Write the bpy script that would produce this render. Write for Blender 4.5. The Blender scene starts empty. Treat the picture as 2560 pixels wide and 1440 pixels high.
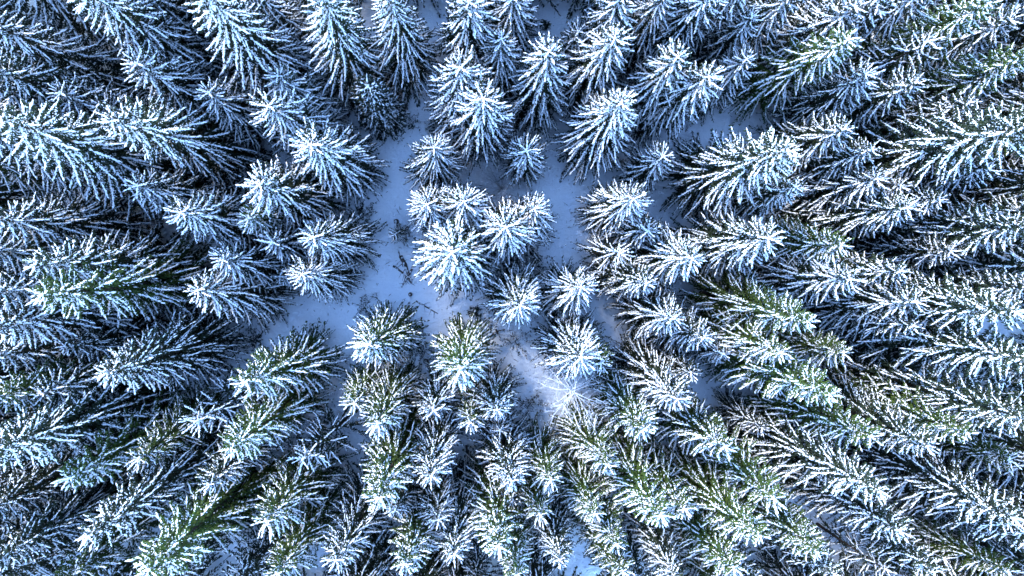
import bpy, math, random
import numpy as np
from mathutils import Vector, Quaternion, Matrix

S = bpy.context.scene
COL = S.collection
R = math.radians

# ------------------------------------------------------------------ camera
CAM_H = 60.0
FPX = 1707.0                       # focal length in photograph pixels (2560 wide)
NADIR = (1200.0, 645.0)            # photograph pixel straight below the drone
cd = bpy.data.cameras.new('camera')
cam = bpy.data.objects.new('camera', cd); COL.objects.link(cam)
cd.sensor_width = 36.0
cd.lens = FPX / 2560.0 * 36.0
cd.clip_start = 0.5; cd.clip_end = 3000.0
def ray(px, py):
    return Vector(((px - 1280.0) / FPX, (720.0 - py) / FPX, -1.0))
QC = ray(*NADIR).rotation_difference(Vector((0, 0, -1)))
cam.location = (0, 0, CAM_H)
cam.rotation_euler = QC.to_euler()
S.camera = cam
def at(px, py, z=0.0):             # photograph pixel + height above ground -> world point
    d = QC @ ray(px, py)
    t = (CAM_H - z) / -d.z
    return Vector((d.x * t, d.y * t, z))

# ------------------------------------------------------------------ light
SUN_EL, SUN_AZ = 38.0, 318.0       # azimuth clockwise from image-up
w = bpy.data.worlds.new('World'); S.world = w; w.use_nodes = True
nt = w.node_tree; nt.nodes.clear()
sky = nt.nodes.new('ShaderNodeTexSky'); sky.sky_type = 'NISHITA'
sky.sun_disc = False
sky.sun_elevation = R(SUN_EL); sky.sun_rotation = R(SUN_AZ)
sky.air_density = 1.0; sky.dust_density = 0.0; sky.ozone_density = 5.0
bg = nt.nodes.new('ShaderNodeBackground'); bg.inputs['Strength'].default_value = 0.15
wo = nt.nodes.new('ShaderNodeOutputWorld')
nt.links.new(sky.outputs[0], bg.inputs[0]); nt.links.new(bg.outputs[0], wo.inputs[0])
sd = bpy.data.lights.new('sun', 'SUN'); sd.energy = 0.95; sd.angle = R(20.0); sd.color = (1.0, 0.975, 0.95)
sun = bpy.data.objects.new('sun', sd); COL.objects.link(sun)
sv = Vector((math.sin(R(SUN_AZ)) * math.cos(R(SUN_EL)), math.cos(R(SUN_AZ)) * math.cos(R(SUN_EL)), math.sin(R(SUN_EL))))
sun.rotation_euler = sv.to_track_quat('Z', 'Y').to_euler()
sun.location = sv * 150
S.view_settings.view_transform = 'Standard'
S.view_settings.look = 'None'
S.view_settings.exposure = 3.42
S.view_settings.gamma = 1.0
S.view_settings.use_curve_mapping = False
S.render.engine = 'CYCLES'
S.cycles.max_bounces = 5; S.cycles.diffuse_bounces = 3; S.cycles.glossy_bounces = 1

# ------------------------------------------------------------------ materials
def mat(name):
    m = bpy.data.materials.new(name); m.use_nodes = True
    n = m.node_tree
    b = n.nodes['Principled BSDF']
    b.inputs['Specular IOR Level'].default_value = 0.15
    return m, n, b
def node(n, t, **kw):
    x = n.nodes.new(t)
    for k, v in kw.items(): setattr(x, k, v)
    return x
def noise(n, scale, detail=4, coord='Object', rough=0.6):
    tc = node(n, 'ShaderNodeTexCoord'); tx = node(n, 'ShaderNodeTexNoise')
    tx.inputs['Scale'].default_value = scale; tx.inputs['Detail'].default_value = detail
    tx.inputs['Roughness'].default_value = rough
    n.links.new(tc.outputs[coord], tx.inputs['Vector'])
    return tx
def ramp(n, src, stops):
    r = node(n, 'ShaderNodeValToRGB'); e = r.color_ramp.elements
    while len(e) < len(stops): e.new(0.5)
    for el, (p, c) in zip(e, stops): el.position = p; el.color = (*c, 1)
    n.links.new(src, r.inputs[0]); return r
def bump(n, b, src, strength, dist):
    bp = node(n, 'ShaderNodeBump'); bp.inputs['Strength'].default_value = strength; bp.inputs['Distance'].default_value = dist
    n.links.new(src, bp.inputs['Height']); n.links.new(bp.outputs[0], b.inputs['Normal'])

def snow_material():
    m, n, b = mat('snow_on_boughs')
    t = noise(n, 6.0, 3)
    r = ramp(n, t.outputs[0], [(0.3, (0.78, 0.81, 0.86)), (0.65, (0.90, 0.91, 0.93))])
    n.links.new(r.outputs[0], b.inputs['Base Color']); b.inputs['Roughness'].default_value = 0.7
    bump(n, b, noise(n, 22.0, 3).outputs[0], 0.6, 0.03)
    return m
def ground_material():
    m, n, b = mat('ground_snow')
    t = noise(n, 0.35, 6)
    r = ramp(n, t.outputs[0], [(0.3, (0.80, 0.84, 0.91)), (0.7, (0.90, 0.92, 0.95))])
    litter = noise(n, 5.5, 5, rough=0.75)           # bark scraps and needles lying in the snow
    lr = ramp(n, litter.outputs[0], [(0.68, (0, 0, 0)), (0.75, (0.8, 0.8, 0.8))])
    mx = node(n, 'ShaderNodeMix', data_type='RGBA')
    n.links.new(lr.outputs[0], mx.inputs[0]); n.links.new(r.outputs[0], mx.inputs[6])
    mx.inputs[7].default_value = (0.12, 0.10, 0.09, 1)
    n.links.new(mx.outputs[2], b.inputs['Base Color']); b.inputs['Roughness'].default_value = 0.75
    b2 = noise(n, 2.2, 8, rough=0.65)
    bump(n, b, b2.outputs[0], 0.8, 0.3)
    return m
def needle_material(name, dark, light, frost):
    m, n, b = mat(name)
    t = noise(n, 3.0, 3)
    r = ramp(n, t.outputs[0], [(0.3, dark), (0.72, light)])
    oi = node(n, 'ShaderNodeObjectInfo')
    hs = node(n, 'ShaderNodeHueSaturation')
    mr = node(n, 'ShaderNodeMapRange'); mr.inputs[3].default_value = 0.75; mr.inputs[4].default_value = 1.3
    n.links.new(oi.outputs['Random'], mr.inputs[0]); n.links.new(mr.outputs[0], hs.inputs['Value'])
    n.links.new(r.outputs[0], hs.inputs['Color'])
    f = noise(n, 9.0, 3, rough=0.7)                  # rime dusting on the needles
    fr = ramp(n, f.outputs[0], [(0.54, (0, 0, 0)), (0.70, (frost,) * 3)])
    mx = node(n, 'ShaderNodeMix', data_type='RGBA')
    n.links.new(fr.outputs[0], mx.inputs[0]); n.links.new(hs.outputs[0], mx.inputs[6])
    mx.inputs[7].default_value = (0.70, 0.74, 0.78, 1)
    n.links.new(mx.outputs[2], b.inputs['Base Color']); b.inputs['Roughness'].default_value = 0.65
    return m
def bark_material(name, dark, light, frost=0.0):
    m, n, b = mat(name)
    t = noise(n, 5.0, 6, rough=0.7)
    st = [(0.3, dark), (0.6, light)]
    if frost: st.append((0.66, (frost,) * 3))
    r = ramp(n, t.outputs[0], st)
    n.links.new(r.outputs[0], b.inputs['Base Color']); b.inputs['Roughness'].default_value = 0.85
    bump(n, b, noise(n, 18.0, 4).outputs[0], 0.7, 0.03)
    return m
M_SNOW = snow_material()
M_GROUND = ground_material()
M_NEEDLE = needle_material('spruce_needles', (0.006, 0.012, 0.008), (0.022, 0.036, 0.012), 0.16)
M_NEEDLE_G = needle_material('spruce_needles_green', (0.012, 0.024, 0.006), (0.054, 0.088, 0.012), 0.10)
M_NEEDLE_D = needle_material('fir_needles_dark', (0.008, 0.014, 0.010), (0.026, 0.036, 0.018), 0.3)
M_BARK = bark_material('spruce_bark', (0.022, 0.016, 0.013), (0.06, 0.045, 0.037))
M_DEAD = bark_material('dead_wood', (0.035, 0.028, 0.025), (0.10, 0.08, 0.07))
M_RIME = bark_material('rimed_twigs', (0.30, 0.30, 0.32), (0.78, 0.80, 0.84))
M_TWIG = bark_material('bare_twigs', (0.025, 0.018, 0.016), (0.075, 0.055, 0.048))

# ------------------------------------------------------------------ mesh helpers
def mesh_np(name, V, F, material, smooth=True):
    V = np.asarray(V, np.float32); F = np.asarray(F, np.int32)
    me = bpy.data.meshes.new(name)
    k = F.shape[1]
    me.vertices.add(len(V)); me.vertices.foreach_set('co', V.ravel())
    me.loops.add(F.size); me.loops.foreach_set('vertex_index', F.ravel())
    me.polygons.add(len(F)); me.polygons.foreach_set('loop_start', np.arange(0, F.size, k, dtype=np.int32))
    me.polygons.foreach_set('loop_total', np.full(len(F), k, np.int32))
    me.polygons.foreach_set('use_smooth', np.full(len(F), smooth, bool))
    me.materials.append(material)
    me.update(calc_edges=True); me.validate()
    return me
OCT = np.array([(0, 2, 3), (0, 3, 4), (0, 4, 5), (0, 5, 2), (1, 3, 2), (1, 4, 3), (1, 5, 4), (1, 2, 5)], np.int32)
class Octs:
    """many little six-cornered spindles gathered into one mesh (twigs of needles, lumps of snow)"""
    def __init__(s): s.v = []
    def add(s, p0, p1, t, rw, rh, rng, jit=0.25):
        n = len(p0)
        if n == 0: return
        d = p1 - p0
        ln = np.linalg.norm(d, axis=1, keepdims=True) + 1e-6
        d = d / ln
        up = np.tile(np.array([0, 0, 1.0]), (n, 1)); up[np.abs(d[:, 2]) > 0.95] = (1, 0, 0)
        u = np.cross(d, up); u /= np.linalg.norm(u, axis=1, keepdims=True) + 1e-6
        v = np.cross(u, d)
        c = p0 + (p1 - p0) * np.reshape(t, (-1, 1))
        rw = np.broadcast_to(np.reshape(rw, (-1, 1)), (n, 1)); rh = np.broadcast_to(np.reshape(rh, (-1, 1)), (n, 1))
        j = 1 + jit * (rng.random((4, n, 1)) * 2 - 1)
        a = np.stack([p0, p1, c + u * rw * j[0], c + v * rh * j[1], c - u * rw * j[2], c - v * rh * j[3]], 1)
        s.v.append(a.reshape(-1, 3))
    def mesh(s, name, material):
        V = np.concatenate(s.v); k = len(V) // 6
        F = (OCT[None] + (np.arange(k) * 6)[:, None, None]).reshape(-1, 3)
        return mesh_np(name, V, F, material)
def tubes(paths, sides=5):
    """paths: list of (points Nx3, radii N) -> verts, quads"""
    V, F, o = [], [], 0
    for P, rad in paths:
        P = np.asarray(P, float); rad = np.asarray(rad, float); n = len(P)
        T = np.gradient(P, axis=0); T /= np.linalg.norm(T, axis=1, keepdims=True) + 1e-9
        ref = np.array([0, 0, 1.0]) if abs(T[0, 2]) < 0.8 else np.array([1.0, 0, 0])
        u = np.cross(T, ref); u /= np.linalg.norm(u, axis=1, keepdims=True) + 1e-9
        v = np.cross(T, u)
        a = np.linspace(0, 2 * np.pi, sides, endpoint=False)
        ring = P[:, None] + rad[:, None, None] * (u[:, None] * np.cos(a)[None, :, None] + v[:, None] * np.sin(a)[None, :, None])
        V.append(ring.reshape(-1, 3))
        V.append(np.stack([P[0], P[-1]]))
        for i in range(n - 1):
            for k in range(sides):
                k2 = (k + 1) % sides
                F.append((o + i * sides + k, o + i * sides + k2, o + (i + 1) * sides + k2, o + (i + 1) * sides + k))
        c0, c1 = o + n * sides, o + n * sides + 1
        for k in range(0, sides):
            k2 = (k + 1) % sides
            F.append((c0, o + k2, o + k, c0)); F.append((c1, o + (n - 1) * sides + k, o + (n - 1) * sides + k2, c1))
        o += n * sides + 2
    tri = []
    for f in F:
        if f[0] == f[3]: tri.append(f[:3])
        else: tri.append((f[0], f[1], f[2])); tri.append((f[0], f[2], f[3]))
    return np.concatenate(V), np.array(tri, np.int32)
def link(name, data, parent=None):
    o = bpy.data.objects.new(name, data); COL.objects.link(o)
    if parent: o.parent = parent
    return o
def tag(o, label, cat, group=None):
    o['label'] = label; o['category'] = cat
    if group: o['group'] = group
    return o

# ------------------------------------------------------------------ ground
def ground_z(x, y):
    return (0.35 * np.sin(x * 0.11 + 1.3) * np.cos(y * 0.13 + 0.4) + 0.18 * np.sin(x * 0.31 + y * 0.22)
            + 0.08 * np.sin(x * 0.9 - y * 0.5 + 2) * np.sin(y * 0.8 + x * 0.35) + 0.06 * np.sin(x * 2.3 + 1.1 * y) * np.sin(y * 2.1 - 0.6 * x))
def build_ground():
    g = np.concatenate([[-900, -400, -180, -110], np.arange(-75, 75.1, 0.5), [110, 180, 400, 900]])
    X, Y = np.meshgrid(g, g)
    rng = np.random.default_rng(5)
    Z = ground_z(X, Y) + rng.normal(0, 0.012, X.shape)
    V = np.stack([X, Y, Z], -1).reshape(-1, 3)
    n = len(g); i, j = np.meshgrid(np.arange(n - 1), np.arange(n - 1))
    a = (j * n + i).ravel()
    F = np.stack([a, a + 1, a + n + 1, a + n], 1)
    o = link('snow_ground', mesh_np('snow_ground', V, F, M_GROUND)); o['kind'] = 'structure'
build_ground()

# ------------------------------------------------------------------ conifers
def make_conifer(seed, h, r, zb, snow, green, wmul=1.0, dz=0.54, nb=(6, 8), shape=0.46, droop=0.42, sparse=1.0, mat_needle=M_NEEDLE):
    """returns (trunk mesh, needles mesh, snow mesh) for a tree of height h, crown radius r, lowest boughs at zb.
    snow = how much clings to the boughs, green = how bare the flank facing image-up (+Y) is."""
    rng = np.random.default_rng(seed)
    need, sn = Octs(), Octs()
    z = h - 0.35
    phase = rng.random() * 6.28
    a1, a2, a3 = rng.uniform(0, 6.28, 3)
    # leader
    p0 = np.array([[0, 0, h - 0.9], [0, 0, h - 0.45]]); p1 = np.array([[0, 0, h - 0.3], [0.02, 0.01, h]])
    need.add(p0, p1, 0.4, 0.06, 0.06, rng); sn.add(p0 + [0, 0, 0.04], p1 + [0, 0, .02], 0.4, 0.075, 0.075, rng)
    dead = []
    while z > zb:
        f = (h - z) / (h - zb)
        k = int(rng.integers(nb[0], nb[1] + 1))
        if f < 0.12: k = 5
        phase += 0.7 + rng.random() * 0.5
        for i in range(k):
            az = phase + 6.2832 * i / k + rng.normal(0, 0.16)
            L = r * (f ** shape) * (1.0 if f < 0.85 else 1.0 - (f - 0.85) * 1.2) * rng.uniform(0.80, 1.12) * (1 + 0.10 * math.sin(az + a1) + 0.08 * math.sin(2 * az + a2) + 0.05 * math.sin(3 * az + a3 + 5 * f)) + 0.22
            if rng.random() > sparse: continue
            el = (0.75 - 3.2 * f) if f < 0.25 else (-0.05 - 0.30 * f)
            el += rng.normal(0, 0.09)
            dr = droop * (0.35 + 0.65 * min(1, f * 3)) * rng.uniform(0.7, 1.25)
            up = 0.20 * rng.uniform(0.3, 1.4)
            bz = z + rng.uniform(-0.22, 0.22) * min(1, f * 6)
            north = max(0.0, math.sin(az))                       # +Y side
            south = max(0.0, -math.sin(az))
            bare = green * (0.25 + 0.75 * north) * math.exp(-((f - 0.25) / 0.17) ** 2)
            lowfade = 1.0 if f < 0.88 else max(0.3, 1.0 - (f - 0.88) * 6.0)
            ps = max(0.04, min(1.0, snow * (0.86 + 0.3 * south - 0.25 * north) * lowfade * (1 - 0.85 * bare)))
            # spine curve
            ca, sa = math.cos(az), math.sin(az)
            fw = np.array([ca, sa, 0]); sd_ = np.array([-sa, ca, 0])
            side_bend = rng.normal(0, 0.15)
            def P(s):
                s = np.asarray(s, float)[:, None]
                return (fw * (L * s * 0.94) + sd_ * (L * side_bend * s * s)
                        + np.array([0, 0, 1.0]) * (bz + L * (math.tan(max(-0.9, el)) * s - dr * s ** 2 + up * s ** 3)))
            s0 = 0.02 if L < 1.2 else (0.12 if f < 0.5 else 0.28)
            # twigs in pairs along the spine
            nt_ = max(3, int(L * (1 - s0) / (0.125)))
            s = s0 + (1 - s0) * (np.arange(nt_) + rng.random(nt_) * 0.7) / nt_
            s = np.clip(np.concatenate([s, s + 0.03]), 0, 0.985)
            sg = np.concatenate([np.ones(nt_), -np.ones(nt_)])
            W = wmul * (0.12 + 0.075 * L) * np.clip(np.sin(np.pi * np.clip(s * 0.86 + 0.16, 0, 1)) ** 0.8, 0.16, 1) * rng.uniform(0.65, 1.25, len(s))
            base = P(s)
            ang = rng.uniform(0.55, 1.0, len(s))
            dirv = fw * np.cos(ang)[:, None] + sd_ * (np.sin(ang) * sg)[:, None]
            dirv[:, 2] = -rng.uniform(0.15, 0.55, len(s)) + (np.tan(max(-0.9, el)) - 2 * dr * s) * 0.4
            tip = base + dirv * W[:, None]
            need.add(base, tip, 0.45, 0.06, 0.04, rng)
            # hanging sprays
            c = base + (tip - base) * rng.uniform(0.2, 0.9, len(s))[:, None]
            hang = c + np.stack([rng.normal(0, .06, len(s)), rng.normal(0, .06, len(s)), -rng.uniform(0.15, 0.42, len(s))], 1)
            need.add(c, hang, 0.35, 0.05, 0.05, rng)
            # needles round the spine
            ns = max(3, int(L / 0.22)); q = np.linspace(0.02, 1.0, ns + 1)
            A = P(q[:-1]); B = P(np.clip(q[1:] + 0.03, 0, 1.03))
            need.add(A, B, 0.5, 0.065, 0.05, rng)
            shelter = 0.0 if f < 0.22 else min(0.62, 0.25 + 0.5 * f)
            expo = lambda q: np.clip((q - shelter + 0.12) / 0.2, 0.14, 1) if shelter else np.ones_like(q)
            # snow along the spine: a broken, lumpy ridge
            ns = max(3, int(L / 0.125)); q = s0 + (1.0 - s0) * (np.arange(ns) + rng.uniform(-.3, .3, ns)) / ns
            q = np.clip(q, 0, 1)
            wave = 0.5 + 0.5 * np.sin(q * rng.uniform(5, 11) + rng.random() * 6)
            keep = rng.random(ns) < ps * (0.85 + 0.3 * wave) * 1.15 * expo(q)
            q = q[keep]
            if len(q):
                hl = 0.5 * rng.uniform(0.22, 0.40, len(q)) / L
                A = P(q - hl); B = P(q + hl)
                jt = rng.normal(0, 0.018, (len(q), 3)); lift = np.array([0, 0, 0.045])
                wid = rng.uniform(0.042, 0.070, len(q)) * (0.75 + 0.4 * ps) * (1.15 - 0.35 * q)
                sn.add(A + jt + lift, B + jt + lift, rng.uniform(.35, .65, len(q)), wid, wid * 0.75, rng)
            # snow on the twigs
            for frac, pk in ((0.28, 0.95), (0.62, 0.72)):
                keep = rng.random(len(s)) < ps * pk * expo(s)
                if not keep.any(): continue
                b_, t_ = base[keep], tip[keep]; w_ = W[keep]
                m_ = b_ + (t_ - b_) * (frac + rng.normal(0, .06, len(b_)))[:, None] + np.array([0, 0, 0.03])
                dd = (t_ - b_) / (np.linalg.norm(t_ - b_, axis=1, keepdims=True) + 1e-6)
                hl = (0.5 * np.clip(w_ * rng.uniform(0.45, 0.7, len(w_)), 0.07, 0.2))[:, None]
                wid = rng.uniform(0.020, 0.038, len(w_))
                sn.add(m_ - dd * hl, m_ + dd * hl, 0.5, wid, wid * 0.7, rng)
        z -= dz * (0.55 + 0.6 * min(1, f * 2.5)) * rng.uniform(0.85, 1.15)
    # trunk with dead twigs below the crown
    zz = np.linspace(-0.4, h - 0.5, 9)
    rad = (0.0125 * h) * (1 - zz / (h + 0.6)) ** 0.85 + 0.012
    rad[0] *= 1.35
    paths = [(np.stack([0.05 * np.sin(zz * .4 + seed), 0.05 * np.cos(zz * .3 + seed), zz], 1), rad)]
    for _ in range(26):
        a = rng.random() * 6.28; z0 = rng.uniform(0.12 * h, max(zb, 0.3 * h) + 1); l = rng.uniform(0.5, 1.5)
        t = np.linspace(0, 1, 4)
        paths.append((np.stack([np.cos(a) * t * l, np.sin(a) * t * l, z0 + rng.uniform(-.35, .1) * t * l - .25 * t * t * l], 1), 0.018 * (1.1 - t)))
    tv, tf = tubes(paths, 6)
    nm = 'spruce'
    return mesh_np('trunk', tv, tf, M_BARK), need.mesh('crown', mat_needle), sn.mesh('snow_cover', M_SNOW)

# kinds of tree: (height, radius, crown base, ...)
PROTO = {}
def proto(key, seed, h, r, zb, **kw):
    PROTO[key] = (h, r, make_conifer(seed, h, r, zb, **kw))
proto('L0', 11, 18.5, 3.8, 1.8, snow=0.95, green=0.25, shape=0.6, nb=(7, 8))
proto('L1', 12, 18.5, 3.7, 2.0, snow=0.82, green=0.6, mat_needle=M_NEEDLE_G, shape=0.62)
proto('L2', 13, 19.5, 3.9, 2.5, snow=0.78, green=0.4, droop=0.5, shape=0.58)
proto('L3', 14, 19.0, 3.8, 2.0, snow=0.86, green=0.3, shape=0.64, sparse=0.93, droop=0.46)
proto('M0', 21, 15, 3.2, 1.2, snow=1.0, green=0.0, nb=(7, 8))
proto('M1', 22, 15, 3.2, 1.4, snow=0.98, green=0.2, droop=0.5, nb=(7, 8))
proto('M2', 23, 15, 3.1, 1.6, snow=0.86, green=0.55, mat_needle=M_NEEDLE_G, shape=0.54)
proto('M3', 24, 15, 3.2, 1.4, snow=0.85, green=0.65, mat_needle=M_NEEDLE_G, shape=0.5)
proto('M4', 25, 15, 3.2, 1.8, snow=0.78, green=0.35, droop=0.55, shape=0.55)
proto('M5', 26, 15, 3.2, 1.6, snow=0.90, green=0.3, droop=0.38, shape=0.52, sparse=0.92)
proto('S0', 31, 11, 2.5, 1.0, snow=1.0, green=0.0, nb=(7, 8))
proto('S1', 32, 11, 2.5, 1.0, snow=0.88, green=0.6, mat_needle=M_NEEDLE_G)
proto('S2', 33, 11, 2.5, 1.2, snow=0.82, green=0.2)
proto('S3', 34, 11, 2.4, 1.0, snow=0.97, green=0.1, droop=0.5, sparse=0.92)
proto('X0', 41, 6.5, 1.5, 0.5, snow=0.98, green=0.1)
proto('F0', 51, 14, 3.0, 2.5, snow=1.0, green=0.0, wmul=0.7, sparse=0.55, droop=0.25, dz=0.7)     # thin, sparsely branched
proto('D0', 61, 13, 1.55, 0.6, snow=0.5, green=0.0, nb=(8, 10), dz=0.42, shape=0.45, wmul=1.6, mat_needle=M_NEEDLE_D)  # dense, dark

# photograph pixel of each tree's top, crown radius in pixels, kind of cover ('w' white, 'm' mixed, 'g' green flank, 'f' thin frosted, 'd' dense dark), height override
T = [
 # upper left
 (175,-50,130,'m'),(490,-35,135,'m'),(345,60,80,'m'),(335,155,92,'w'),(715,124,52,'w'),(722,84,45,'w'),(800,-20,122,'m'),(968,-28,105,'m'),
 (145,230,82,'w'),(150,190,45,'m'),(243,260,70,'w'),(275,302,132,'m'),(-8,295,145,'m'),(145,345,100,'m'),(517,228,78,'w'),(690,187,82,'w'),
 (668,262,98,'w'),(775,360,104,'w'),(338,462,88,'m'),(645,460,102,'w'),(-60,40,110,'m'),(-45,165,105,'m'),(-30,215,80,'m'),(330,-40,80,'m'),(620,-40,80,'m'),
 # left
 (-20,550,115,'m'),(-60,625,105,'m'),(77,662,122,'m'),(97,738,132,'g'),(-40,732,112,'m'),(450,530,92,'w'),(618,545,76,'g'),(678,605,70,'w'),
 (780,592,85,'w'),(554,650,80,'w'),(490,725,86,'w'),(755,685,80,'w'),(698,690,42,'w'),(157,866,78,'m'),(260,935,122,'g'),(-20,815,122,'m'),
 (607,958,106,'g'),(95,985,92,'m'),(-35,895,100,'m'),
 # lower left
 (-40,1135,142,'g'),(-30,1000,112,'g'),(165,1200,104,'g'),(343,1150,86,'g'),(484,1057,88,'f'),(575,1125,112,'g'),(520,1215,82,'m'),(752,1153,80,'f'),
 (663,1308,98,'g'),(213,1345,125,'g'),(115,1320,72,'m'),(365,1430,142,'g'),(-30,1410,112,'m'),(690,1440,92,'g'),(148,1465,88,'g'),(292,1475,66,'f'),(-65,1290,100,'m'),
 (838,1405,88,'m'),(560,1500,95,'m'),
 # lower middle
 (885,1010,68,'g'),(943,1062,90,'g'),(1082,1030,72,'m'),(1174,1058,66,'g'),(1243,1027,84,'m'),(1250,1078,52,'w'),(1610,1078,92,'g'),(1695,1000,92,'m'),
 (944,1250,108,'g'),(987,1278,72,'m'),(1076,1195,86,'m'),(1280,1205,92,'m'),(1378,1202,80,'g'),(1522,1165,86,'g'),(1350,1290,76,'g'),(1283,1252,58,'m'),
 (1098,1302,76,'m'),(1030,1300,50,'w'),(1246,1372,100,'g'),(1489,1288,76,'g'),(1545,1365,82,'g'),(1560,1432,80,'g'),(1656,1294,100,'g'),(1714,1276,90,'g'),
 (1010,1415,92,'g'),(1135,1390,80,'m'),(1400,1404,80,'m'),(1292,1442,82,'g'),(1190,1458,52,'m'),(1605,1150,46,'m'),(1690,1455,85,'m'),
 # lower right
 (2080,990,116,'g'),(1818,1120,96,'g'),(1938,1250,96,'g'),(1908,1072,50,'m'),(2184,1094,102,'g'),(2325,1116,112,'g'),(2424,1086,106,'g'),(2208,1232,122,'m'),
 (2254,1330,102,'m'),(1904,1344,110,'g'),(2048,1386,102,'g'),(1838,1424,92,'g'),(2544,1300,130,'g'),(2530,1150,84,'g'),(2340,1435,92,'m'),(2090,1442,92,'m'),
 (2224,1430,62,'f'),(2526,1432,82,'g'),(2604,1060,130,'m'),(2600,945,112,'m'),(1902,1482,90,'m'),
 # right
 (2275,518,92,'m'),(1927,594,102,'w'),(2108,614,86,'g'),(2131,697,96,'m'),(2257,678,86,'m'),(2024,806,106,'g'),(1957,884,96,'g'),(2113,883,76,'g'),
 (2297,753,92,'m'),(2288,816,86,'m'),(2361,850,60,'m'),(2549,780,132,'g'),(1764,845,84,'m'),(1812,886,60,'m'),(2576,905,130,'m'),(2355,500,82,'m'),
 (2382,628,76,'m'),(2592,566,122,'m'),(2602,715,112,'m'),(1734,647,92,'w'),(1690,797,88,'m'),(1730,932,62,'m'),(2480,420,92,'m'),(1992,466,86,'m'),(2460,540,84,'f'),
 # upper right
 (2145,14,92,'m'),(2127,96,102,'g'),(1884,38,78,'m'),(1870,145,72,'w'),(1777,190,92,'w'),(2170,182,82,'w'),(2297,204,86,'m'),(2480,4,112,'g'),
 (2534,46,82,'m'),(2483,181,82,'m'),(2576,135,112,'g'),(2602,310,150,'g'),(2430,255,84,'m'),(1974,375,132,'m'),(2117,321,86,'m'),(2184,372,82,'m'),
 (2199,446,82,'w'),(2257,464,72,'w'),(2238,-30,102,'m'),(2322,-28,92,'m'),(1790,-22,92,'m'),(1868,-50,92,'m'),(1697,138,92,'w'),(2332,98,92,'f'),(2385,365,84,'f'),(1985,-20,85,'m'),
 # top middle
 (1172,2,98,'w'),(1285,-18,86,'w'),(1253,94,78,'w'),(1149,166,102,'w'),(1210,244,104,'w'),(1374,124,96,'w'),(1448,76,60,'w'),(1540,93,96,'w'),
 (1555,253,116,'w'),(1660,390,66,'w'),(1085,366,76,'w'),(1317,376,70,'w'),(1556,-16,92,'w'),(1662,-16,84,'w'),(919,212,62,'d'),
 # centre
 (1129,631,130,'w',15),(1065,510,84,'w'),(1159,503,90,'w'),(1263,567,100,'w'),(1337,520,76,'w'),(1213,560,45,'w'),(1300,766,90,'w'),(1455,718,86,'w'),
 (1585,496,88,'m'),(1624,578,72,'m'),(1555,632,72,'f'),(1619,709,88,'m'),(920,862,100,'g'),(1150,924,106,'g'),(1452,896,100,'w'),(1506,908,76,'g'),(1668,724,32,'w'),
 (985,585,26,'w',6),
]
# trees further out: their tops lie outside the picture, their skirts reach into it or shade it
def base_of(t):
    h = tree_h(t); p = at(t[0], t[1], h); return p.x, p.y
def tree_h(t, k=1.0):
    return (t[4] if len(t) > 4 else float(np.interp(t[2], [30, 45, 60, 80, 100, 130, 145], [4.5, 7.0, 10.0, 12.6, 15.0, 18.5, 20.0])) * float(np.interp(math.hypot(t[0] - NADIR[0], t[1] - NADIR[1]), [450, 800], [1, 1.1]))) * k
def to_px(v):
    d = QC.inverted() @ (Vector(v) - Vector((0, 0, CAM_H)))
    return 1280 + d.x / -d.z * FPX, 720 - d.y / -d.z * FPX
RING0 = len(T)
T += [(2176, 1698, 110, 'm')]
GAPS = [(2120, 915, 160), (2240, 905, 150), (230, 170, 140), (690, 1380, 130)]     # open snow
_b = [base_of(t) for t in T]; _rr = random.Random(77)
for _ in range(9000):
    if len(T) >= RING0 + 112: break
    x, y = _rr.uniform(-48, 54), _rr.uniform(-32, 31)
    if _ < 160: x, y = _rr.uniform(-12, 10), _rr.uniform(24.5, 34)      # unseen trees added beyond the top edge to shade the snow there
    rp = _rr.uniform(100, 140); h = tree_h((0, 0, rp))
    px, py = to_px((x, y, h))
    if -25 < px < 2585 and -25 < py < 1465: continue
    if min((x - a) ** 2 + (y - b) ** 2 for a, b in _b) < 3.2 ** 2: continue
    gx, gy = to_px((x, y, 2.0))
    if 160 <= _ < 4000 and not (-100 < gx < 2660 and -140 < gy < 1540): continue
    if any(math.hypot(gx - a, gy - b) < r for a, b, r in GAPS): continue
    if 1020 < gx < 1460 and -40 < gy < 330: continue
    T.append((px, py, rp, _rr.choice('mmgw'))); _b.append((x, y))
# things in the photograph that a reader can find, used to say where a tree stands
MARKS = [
 ('the big starburst spruce at the centre',1129,631),('the heap of fallen logs',1011,675),('the wide snow clearing',745,790),('the snow lane right of centre',1410,560),
 ('the bare rimed tree',1436,983),('the bare bush at lower right',2370,1345),('the snow gap near the right edge',2200,900),('the dense dark fir',960,270),
 ('the snow patch at upper left',245,175),('the snow gap at the top',1375,50),('the dark hollow at upper right',1825,305),('the top left corner',0,0),('the top right corner',2560,0),
 ('the bottom left corner',0,1440),('the bottom right corner',2560,1440),('the middle of the left edge',0,720),('the middle of the right edge',2560,720),
 ('the snow lane at lower left',870,1180),('the narrow snow strip at bottom',1450,1340),('the small snow hollow at left',450,590),('the snow gap below the clearing',1290,900),
 ('the snow gap at right of centre',1760,960),('the bare bush above the centre',1260,455),
]
DIRS = ['right of', 'upper right of', 'above', 'upper left of', 'left of', 'lower left of', 'below', 'lower right of']
ORD = ['nearest', 'second', 'third', 'fourth', 'fifth', 'sixth', 'seventh', 'eighth', 'ninth', 'tenth', 'eleventh', 'twelfth', 'thirteenth', 'fourteenth', 'fifteenth', 'sixteenth', 'seventeenth', 'eighteenth']
def sector(x, y, mx, my): return int(((math.degrees(math.atan2(my - y, x - mx)) + 22.5) % 360) // 45)
place = {}
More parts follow.
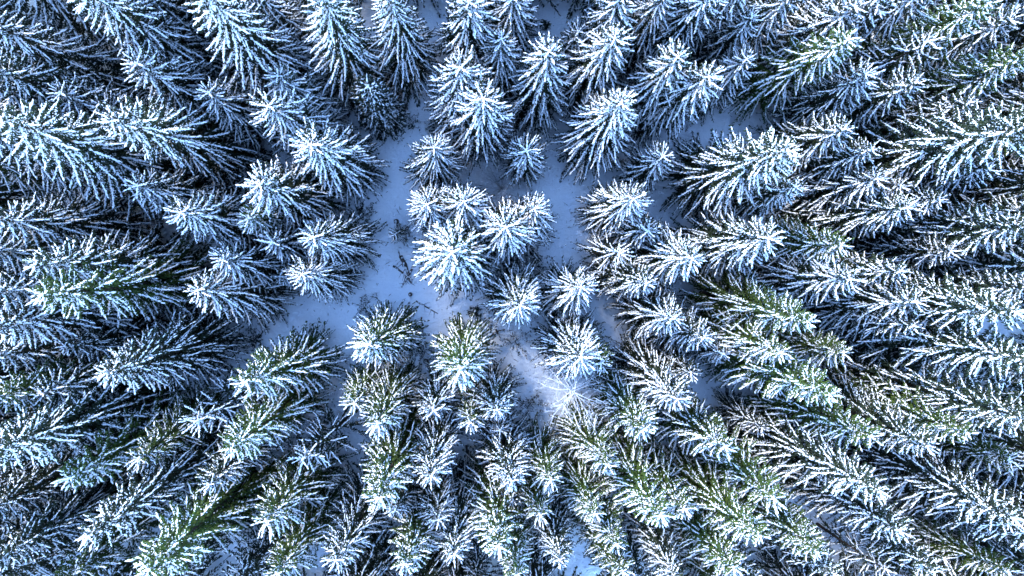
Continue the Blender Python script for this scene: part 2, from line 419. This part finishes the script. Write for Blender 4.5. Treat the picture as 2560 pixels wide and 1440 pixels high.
for i, t in enumerate(T):
    j = min(range(len(MARKS)), key=lambda k: (t[0] - MARKS[k][1]) ** 2 + (t[1] - MARKS[k][2]) ** 2)
    place.setdefault((j, sector(t[0], t[1], MARKS[j][1], MARKS[j][2])), []).append(i)
WHERE = {}
for (j, s), idx in place.items():
    idx.sort(key=lambda i: (T[i][0] - MARKS[j][1]) ** 2 + (T[i][1] - MARKS[j][2]) ** 2)
    for k, i in enumerate(idx):
        nx = MARKS[j][0]
        WHERE[i] = f'{DIRS[s]} {nx}' if len(idx) == 1 else f'{ORD[k]} {DIRS[s]} {nx}'
LOOK = {'w': 'snow-caked', 'm': 'half-snowed', 'g': 'green-flanked', 'f': 'thin frosted', 'd': 'dense dark'}
rnd = random.Random(4)
built = set()
def place_tree(i, t):
    px, py, rp, cover = t[:4]
    h = tree_h(t, rnd.uniform(0.96, 1.04))
    rm = (1.18 if cover == 'w' else 1.12) * rp * (CAM_H - 0.55 * h) / FPX
    if cover == 'd': key = 'D0'
    elif cover == 'f': key = 'F0'
    elif h < 8: key = 'X0'
    elif h < 12: key = {'w': rnd.choice(['S0', 'S3']), 'm': rnd.choice(['S2', 'S3']), 'g': 'S1'}[cover]
    elif h < 16.8: key = {'w': rnd.choice(['M0', 'M1']), 'm': rnd.choice(['M1', 'M4', 'M5']), 'g': rnd.choice(['M2', 'M3'])}[cover]
    else: key = {'w': 'L0', 'm': rnd.choice(['L0', 'L2', 'L3']), 'g': rnd.choice(['L1', 'L2', 'L1', 'L3'])}[cover]
    h0, r0, meshes = PROTO[key]
    tipw = at(px, py, h)
    e = bpy.data.objects.new('fir_tree' if cover == 'd' else 'spruce_tree', None); COL.objects.link(e)
    e.empty_display_size = 0.5
    a = R(rnd.uniform(-50, 50)); mir = rnd.choice((1, -1))
    e.rotation_euler = (R(rnd.gauss(0, 2.0)), R(rnd.gauss(0, 2.0)), a)
    sxy = rm / r0
    e.scale = (sxy * mir, sxy, h / h0)
    e.location = tipw - (e.rotation_euler.to_matrix() @ Vector((0, 0, h)))
    size = 'small' if rp < 62 else ('large' if rp >= 112 else 'mid-sized')
    noun = 'fir' if cover == 'd' else 'spruce'
    lab = f'{size} {LOOK[cover]} {noun}, {WHERE[i]}'
    if (px, py) == (1129, 631): lab = 'big round starburst spruce at the centre, white from top to skirt'
    if cover == 'd': lab = 'dense dark narrow fir beside the upper snow path'
    if (px, py) == (985, 585): lab = 'tiny lone sapling on open snow above the heap of fallen logs'
    if i >= RING0:
        bx_, by_ = to_px((tipw.x, tipw.y, 4.0))
        if not (-110 < bx_ < 2670 and -110 < by_ < 1550): lab = 'snowy spruce of the forest, its top beyond the edge of the photograph'
    tag(e, lab, 'tree', None if cover == 'd' else 'snowy spruces of the forest')
    link('trunk', meshes[0], e)
    c = link('crown', meshes[1], e)
    link('snow_cover', meshes[2], c)
for i, t in enumerate(T): place_tree(i, t)

# ------------------------------------------------------------------ bare trees and bushes
def bare_paths(rng, n_limbs, trunk_h, reach, levels=3, curl=0.5, rad=0.03, lift=(0.2, 0.9)):
    out = []
    def grow(p, d, l, r, lev):
        n = 6; pts = [p]; q = p.copy(); dd = d / np.linalg.norm(d)
        for _ in range(n - 1):
            dd = dd + rng.normal(0, 0.10 * curl, 3) + np.array([0, 0, -0.09 * curl]); dd /= np.linalg.norm(dd)
            q = q + dd * l / (n - 1); pts.append(q)
        out.append((np.array(pts), np.linspace(r, r * 0.45, n)))
        if lev > 0:
            for k in range(int(rng.integers(3, 6))):
                t = int(rng.integers(1, n)); b = pts[t]
                v = dd + rng.normal(0, 0.75, 3); grow(b, v, l * rng.uniform(0.35, 0.6), r * 0.55, lev - 1)
    for i in range(n_limbs):
        a = 6.2832 * i / n_limbs + rng.normal(0, 0.2); e = rng.uniform(*lift)
        z = trunk_h * rng.uniform(0.75, 1.0) if trunk_h else 0
        grow(np.array([0, 0, z]), np.array([math.cos(a) * math.cos(e), math.sin(a) * math.cos(e), math.sin(e)]), reach * rng.uniform(0.7, 1.1), rad, levels - 1)
    return out
def bare_tree(px, py, h, reach, seed, label, limbs=22, name='bare_tree', curl=1.2):
    rng = np.random.default_rng(seed)
    e = bpy.data.objects.new(name, None); COL.objects.link(e)
    p = at(px, py, h); e.location = (p.x, p.y, 0)
    tag(e, label, 'tree')
    zz = np.linspace(-0.4, h, 7)
    tv, tf = tubes([(np.stack([0 * zz, 0 * zz, zz], 1), 0.08 * (1.1 - zz / h))], 7)
    link('trunk', mesh_np('trunk', tv, tf, M_BARK), e)
    V, F = tubes(bare_paths(rng, limbs, h, reach, 3, curl, 0.02, (-0.1, 0.5)), 4)
    link('crown', mesh_np('crown', V, F, M_RIME), e)
bare_tree(1436, 983, 11.5, 2.8, 3, 'bare rimed tree with thin curving white limbs beside the snow gap')
def bush(px, py, reach, seed, label, material, stems=14, levels=3, rad=0.02, z=0.0, name='bare_bush', lift=(0.3, 1.2), cat='bush', group=None):
    rng = np.random.default_rng(seed)
    V, F = tubes(bare_paths(rng, stems, 0, reach, levels, 0.6, rad, lift), 3)
    o = link(name, mesh_np(name, V, F, material))
    p = at(px, py, z); o.location = (p.x, p.y, float(ground_z(p.x, p.y)) - 0.05)
    tag(o, label, cat, group)
    return o
bush(1255, 460, 4.8, 7, 'bare rimed bush with pale twigs between the small spruces above the centre', M_RIME, 24, 3, 0.026, 3.5, lift=(0.5, 1.35))
bush(2370, 1350, 7.5, 8, 'wide bare rimed bush at lower right between green-flanked spruces', M_RIME, 30, 3, 0.03, 8, lift=(0.7, 1.4))
bush(300, 105, 4.6, 9, 'bare rimed bush among the spruces above the upper left snow patch', M_RIME, 20, 3, 0.026, 5)
bush(410, 905, 3.4, 10, 'small bare rimed bush under boughs above the long left spruce', M_RIME, 14, 3, 0.022, 3)

# ------------------------------------------------------------------ ground litter: logs, stumps, shrubs, dead sticks
def on_ground(px, py):
    p = at(px, py, 0)
    z = float(ground_z(p.x, p.y)); p = at(px, py, z)
    return np.array([p.x, p.y, z])
def log(a, b, rad, label, name='fallen_log', twigs=5, seed=0, group=None, lift=0.6):
    rng = np.random.default_rng(seed + int(a[0]))
    A, B = on_ground(*a), on_ground(*b); A[2] += rad * lift; B[2] += rad * lift
    t = np.linspace(0, 1, 7)[:, None]
    P = A + (B - A) * t + rng.normal(0, rad * 0.3, (7, 3)) * np.array([1, 1, .3])
    paths = [(P, rad * np.linspace(1.1, 0.55, 7))]
    L = np.linalg.norm(B - A); d = (B - A) / L; sdv = np.array([-d[1], d[0], 0])
    for k in range(twigs):
        b0 = A + (B - A) * rng.uniform(.15, .95); l = rng.uniform(.3, .9)
        v = d * rng.uniform(.1, .6) + sdv * rng.choice((-1, 1)) * rng.uniform(.5, 1) + np.array([0, 0, rng.uniform(0, .5)])
        tt = np.linspace(0, 1, 4)[:, None]
        paths.append((b0 + v * l * tt, rad * 0.25 * np.linspace(1, .4, 4)))
    V, F = tubes(paths, 6)
    e = bpy.data.objects.new(name, None); COL.objects.link(e)
    e.location = A; V = V - A
    tag(e, label, 'log', group)
    link('trunk', mesh_np('trunk', V, F, M_DEAD), e)
    # snow lying along the top
    q = Octs(); n = max(4, int(L / 0.22)); s = (np.arange(n) + rng.uniform(-.3, .3, n)) / n
    keep = rng.random(n) < 0.62; s = s[keep]
    c = (B - A) * s[:, None] + np.array([0, 0, rad * 0.75])
    q.add(c - d * 0.17, c + d * 0.17, 0.5, rad * 0.7, rad * 0.4, rng)
    link('snow_cover', q.mesh('snow_cover', M_SNOW), e)['kind'] = 'stuff'
LG = 'fallen logs on the snow'
log((1003, 640), (1030, 705), 0.16, 'thickest log in the heap, running from top to bottom right', twigs=4, group=LG)
log((1031, 672), (1004, 718), 0.09, 'short log crossing the heap towards the bottom', twigs=6, group=LG, lift=2.2)
log((985, 665), (1033, 700), 0.08, 'thin log crossing the heap towards the left', twigs=7, group=LG, lift=2.8)
log((996, 628), (1008, 668), 0.05, 'thin stick lying at the top of the heap of logs', twigs=3, group=LG)
log((1218, 840), (1262, 824), 0.10, 'log lying crosswise in the snow below the round white spruce', twigs=3, group=LG)
log((1240, 822), (1252, 852), 0.07, 'thin stick crossing the log below the round white spruce', twigs=2, group=LG, lift=2.4)
log((1054, 792), (1057, 830), 0.07, 'upright-looking stick between two green-flanked spruces left of centre', twigs=5, group=LG)
log((1040, 752), (1094, 784), 0.06, 'twiggy stick lying across snow under the starburst spruce', twigs=9, group=LG)
log((1378, 12), (1402, 40), 0.07, 'short dark stick in the snow gap at the top', twigs=1, group=LG)
log((336, 537), (400, 592), 0.14, 'dark log slanting across the small snow hollow at left', twigs=5, group=LG)
log((2165, 955), (2182, 905), 0.10, 'upright-looking log in the snow gap near the right edge', twigs=6, group=LG)
log((2058, 912), (2118, 938), 0.08, 'twiggy log at the left of the right-hand snow gap', twigs=9, group=LG)
log((2196, 922), (2228, 956), 0.08, 'slanting log at the lower right of the right-hand snow gap', twigs=5, group=LG)
log((905, 1112), (958, 1114), 0.09, 'pale log lying level in the snow lane at lower left', twigs=3, group=LG)
log((852, 1208), (898, 1203), 0.12, 'dark log lying level low in the lower left snow lane', twigs=8, group=LG)
log((1166, 1112), (1176, 1196), 0.10, 'long dark log running down between two lower middle spruces', twigs=3, group=LG)
log((1606, 1352), (1630, 1382), 0.06, 'thin stick in the snow beside the bottom strip', twigs=1, group=LG)
log((634, 865), (665, 812), 0.12, 'dark log standing out at the left rim of the clearing', twigs=8, group=LG)
log((390, 1010), (506, 970), 0.14, 'long dark log under the spruces below the clearing', twigs=9, group=LG)
log((425, 1022), (500, 990), 0.08, 'thin dark log beside the longer one below the clearing', twigs=7, group=LG)
log((1750, 700), (1806, 712), 0.16, 'dark log in the hollow right of the snow lane', twigs=9, group=LG)
log((1736, 352), (1742, 400), 0.09, 'dark stick standing in the upper right snow hollow', twigs=4, group=LG)

def shrub(px, py, reach, seed, label, snowy=0.4, group='low shrubs in the snow'):
    """low evergreen shrub: stems, needles and a little snow"""
    rng = np.random.default_rng(seed)
    e = bpy.data.objects.new('shrub', None); COL.objects.link(e)
    g = on_ground(px, py); e.location = g
    tag(e, label, 'shrub', group)
    paths = bare_paths(rng, 9, 0, reach, 2, 0.6, 0.018, (0.15, 1.1))
    V, F = tubes(paths, 3); link('stem', mesh_np('stem', V, F, M_TWIG), e)
    q, sn = Octs(), Octs()
    for P, _ in paths:
        k = 10; t = rng.uniform(0.2, 1, k) * (len(P) - 1.001); i = t.astype(int)
        b = P[i] + (P[i + 1] - P[i]) * (t - i)[:, None]
        v = rng.normal(0, 1, (k, 3)); v[:, 2] = np.abs(v[:, 2]) * .4; v *= 0.13
        q.add(b, b + v, .4, .035, .03, rng)
        kp = rng.random(k) < snowy
        if kp.any(): sn.add(b[kp] + [0, 0, .04], b[kp] + v[kp] * .9 + [0, 0, .05], .5, .05, .04, rng)
    link('foliage', q.mesh('foliage', M_NEEDLE_D), e)
    if sn.v: link('snow_cover', sn.mesh('snow_cover', M_SNOW), e)
shrub(1186, 777, 0.55, 1, 'small dark tuft alone on the snow below the starburst spruce', 0.1)
shrub(1218, 812, 0.45, 2, 'small dark shrub just left of the crossed sticks')
shrub(1288, 855, 1.3, 3, 'snow-dusted shrub under the round white spruce', 0.6)
shrub(912, 768, 1.4, 4, 'snow-dusted shrub above the green-flanked spruce left of centre', 0.5)
shrub(1335, 665, 1.7, 5, 'dark shrub in the shade at the foot of the snow lane', 0.35)
shrub(1018, 312, 1.2, 6, 'dark shrub at the foot of the dense dark fir', 0.4)
shrub(1012, 240, 0.5, 7, 'tiny dark shrub on the upper snow path', 0.1)
shrub(1362, 66, 0.45, 8, 'tiny dark shrub in the snow gap at the top', 0.1)
shrub(1115, 110, 0.8, 9, 'dark shrub left of the white spruces near the top', 0.2)
shrub(1790, 760, 1.7, 10, 'dark shrub in the hollow right of centre', 0.3)
shrub(1325, 1010, 1.4, 11, 'dark twiggy shrub left of the bare rimed tree', 0.35)
shrub(1485, 690, 1.2, 12, 'dark shrub beside the spruce right of the snow lane', 0.4)
shrub(1535, 545, 1.6, 13, 'dark snow-dusted shrub at the right rim of the snow lane', 0.5)
shrub(905, 540, 1.2, 14, 'dark shrub at the left of the path above the log heap', 0.15)
shrub(1050, 870, 1.0, 15, 'dark shrub between the two green-flanked spruces near the centre', 0.3)
shrub(1022, 925, 1.2, 16, 'dark shrub below the green-flanked spruce left of centre', 0.2)
shrub(2270, 905, 0.8, 17, 'dark shrub at the right end of the right-hand snow gap', 0.3)
shrub(875, 1265, 1.2, 18, 'dark shrub at the foot of the lower left snow lane', 0.2)
shrub(640, 850, 1.3, 19, 'dark shrub at the left rim of the wide clearing', 0.2)
shrub(1080, 320, 0.7, 20, 'small snowy shrub on the path left of the white spruces', 0.6)
def litter():
    rng = np.random.default_rng(99)
    tw, cl = Octs(), Octs()
    P = []
    for i in range(RING0):
        bx, by = base_of(T[i]); k = 16
        a = rng.random(k) * 6.28; d = np.abs(rng.normal(1.6, 1.3, k)) + .2
        P.append(np.stack([bx + d * np.cos(a), by + d * np.sin(a)], 1))
    P.append(np.stack([rng.uniform(-44, 50, 1900), rng.uniform(-30, 25, 1900)], 1))
    P = np.concatenate(P); n = len(P)
    z = ground_z(P[:, 0], P[:, 1]); B = np.column_stack([P, z + 0.01])
    a = rng.random(n) * 6.28; l = rng.uniform(0.06, 0.42, n) * rng.choice([1, 1, 2.2], n)
    D = np.stack([np.cos(a) * l, np.sin(a) * l, rng.uniform(0, .35, n) * l], 1)
    w = rng.uniform(.010, .028, n)
    tw.add(B, B + D, .4, w, w, rng)
    o = link('forest_litter', tw.mesh('forest_litter', M_TWIG)); o['kind'] = 'stuff'
    o['label'] = 'fallen twigs and bark scraps scattered over the snow'
    m = 2600; j = rng.integers(0, n, m)
    C = B[j] + np.column_stack([rng.normal(0, .8, (m, 2)), np.zeros(m)]); C[:, 2] = ground_z(C[:, 0], C[:, 1]) + 0.02
    h = rng.uniform(.05, .17, m); a = rng.random(m) * 6.28
    E = np.stack([np.cos(a) * h, np.sin(a) * h, 0 * h], 1)
    cl.add(C - E, C + E, .5, h * .8, h * .55, rng)
    o = link('snow_clods', cl.mesh('snow_clods', M_SNOW)); o['kind'] = 'stuff'
    o['label'] = 'lumps of snow fallen from the boughs onto the ground'
litter()
def stump(px, py, rad, label):
    rng = np.random.default_rng(int(px))
    g = on_ground(px, py)
    e = bpy.data.objects.new('stump', None); COL.objects.link(e); e.location = g
    tag(e, label, 'stump', 'tree stumps in the snow')
    V, F = tubes([(np.array([[0, 0, -.2], [0, 0, .1], [0.01, 0, .35]]), np.array([rad * 1.4, rad * 1.05, rad]))], 9)
    link('trunk', mesh_np('trunk', V, F, M_DEAD, False), e)
    q = Octs(); q.add(np.array([[-rad * .7, 0, .37]]), np.array([[rad * .5, 0, .37]]), .5, rad * .7, .09, rng)
    link('snow_cover', q.mesh('snow_cover', M_SNOW), e)['kind'] = 'stuff'
stump(991, 554, 0.2, 'small stump on the snow above the sapling')
stump(1026, 736, 0.16, 'small stump on open snow below the log heap')
stump(1065, 902, 0.22, 'stump in the snow between the green-flanked spruces')
stump(1575, 1326, 0.18, 'stump in the narrow snow strip at the bottom')
stump(2240, 935, 0.25, 'stump in the snow gap near the right edge')
import sys; sys.stderr.write(f'RING {len(T)-RING0} ')
open('/tmp/info.txt','w').write(f'{sum(len(m.polygons) for m in bpy.data.meshes)} ring {len(T)-RING0}')
print('tris', sum(len(m.polygons) for m in bpy.data.meshes), 'trees', len(T))
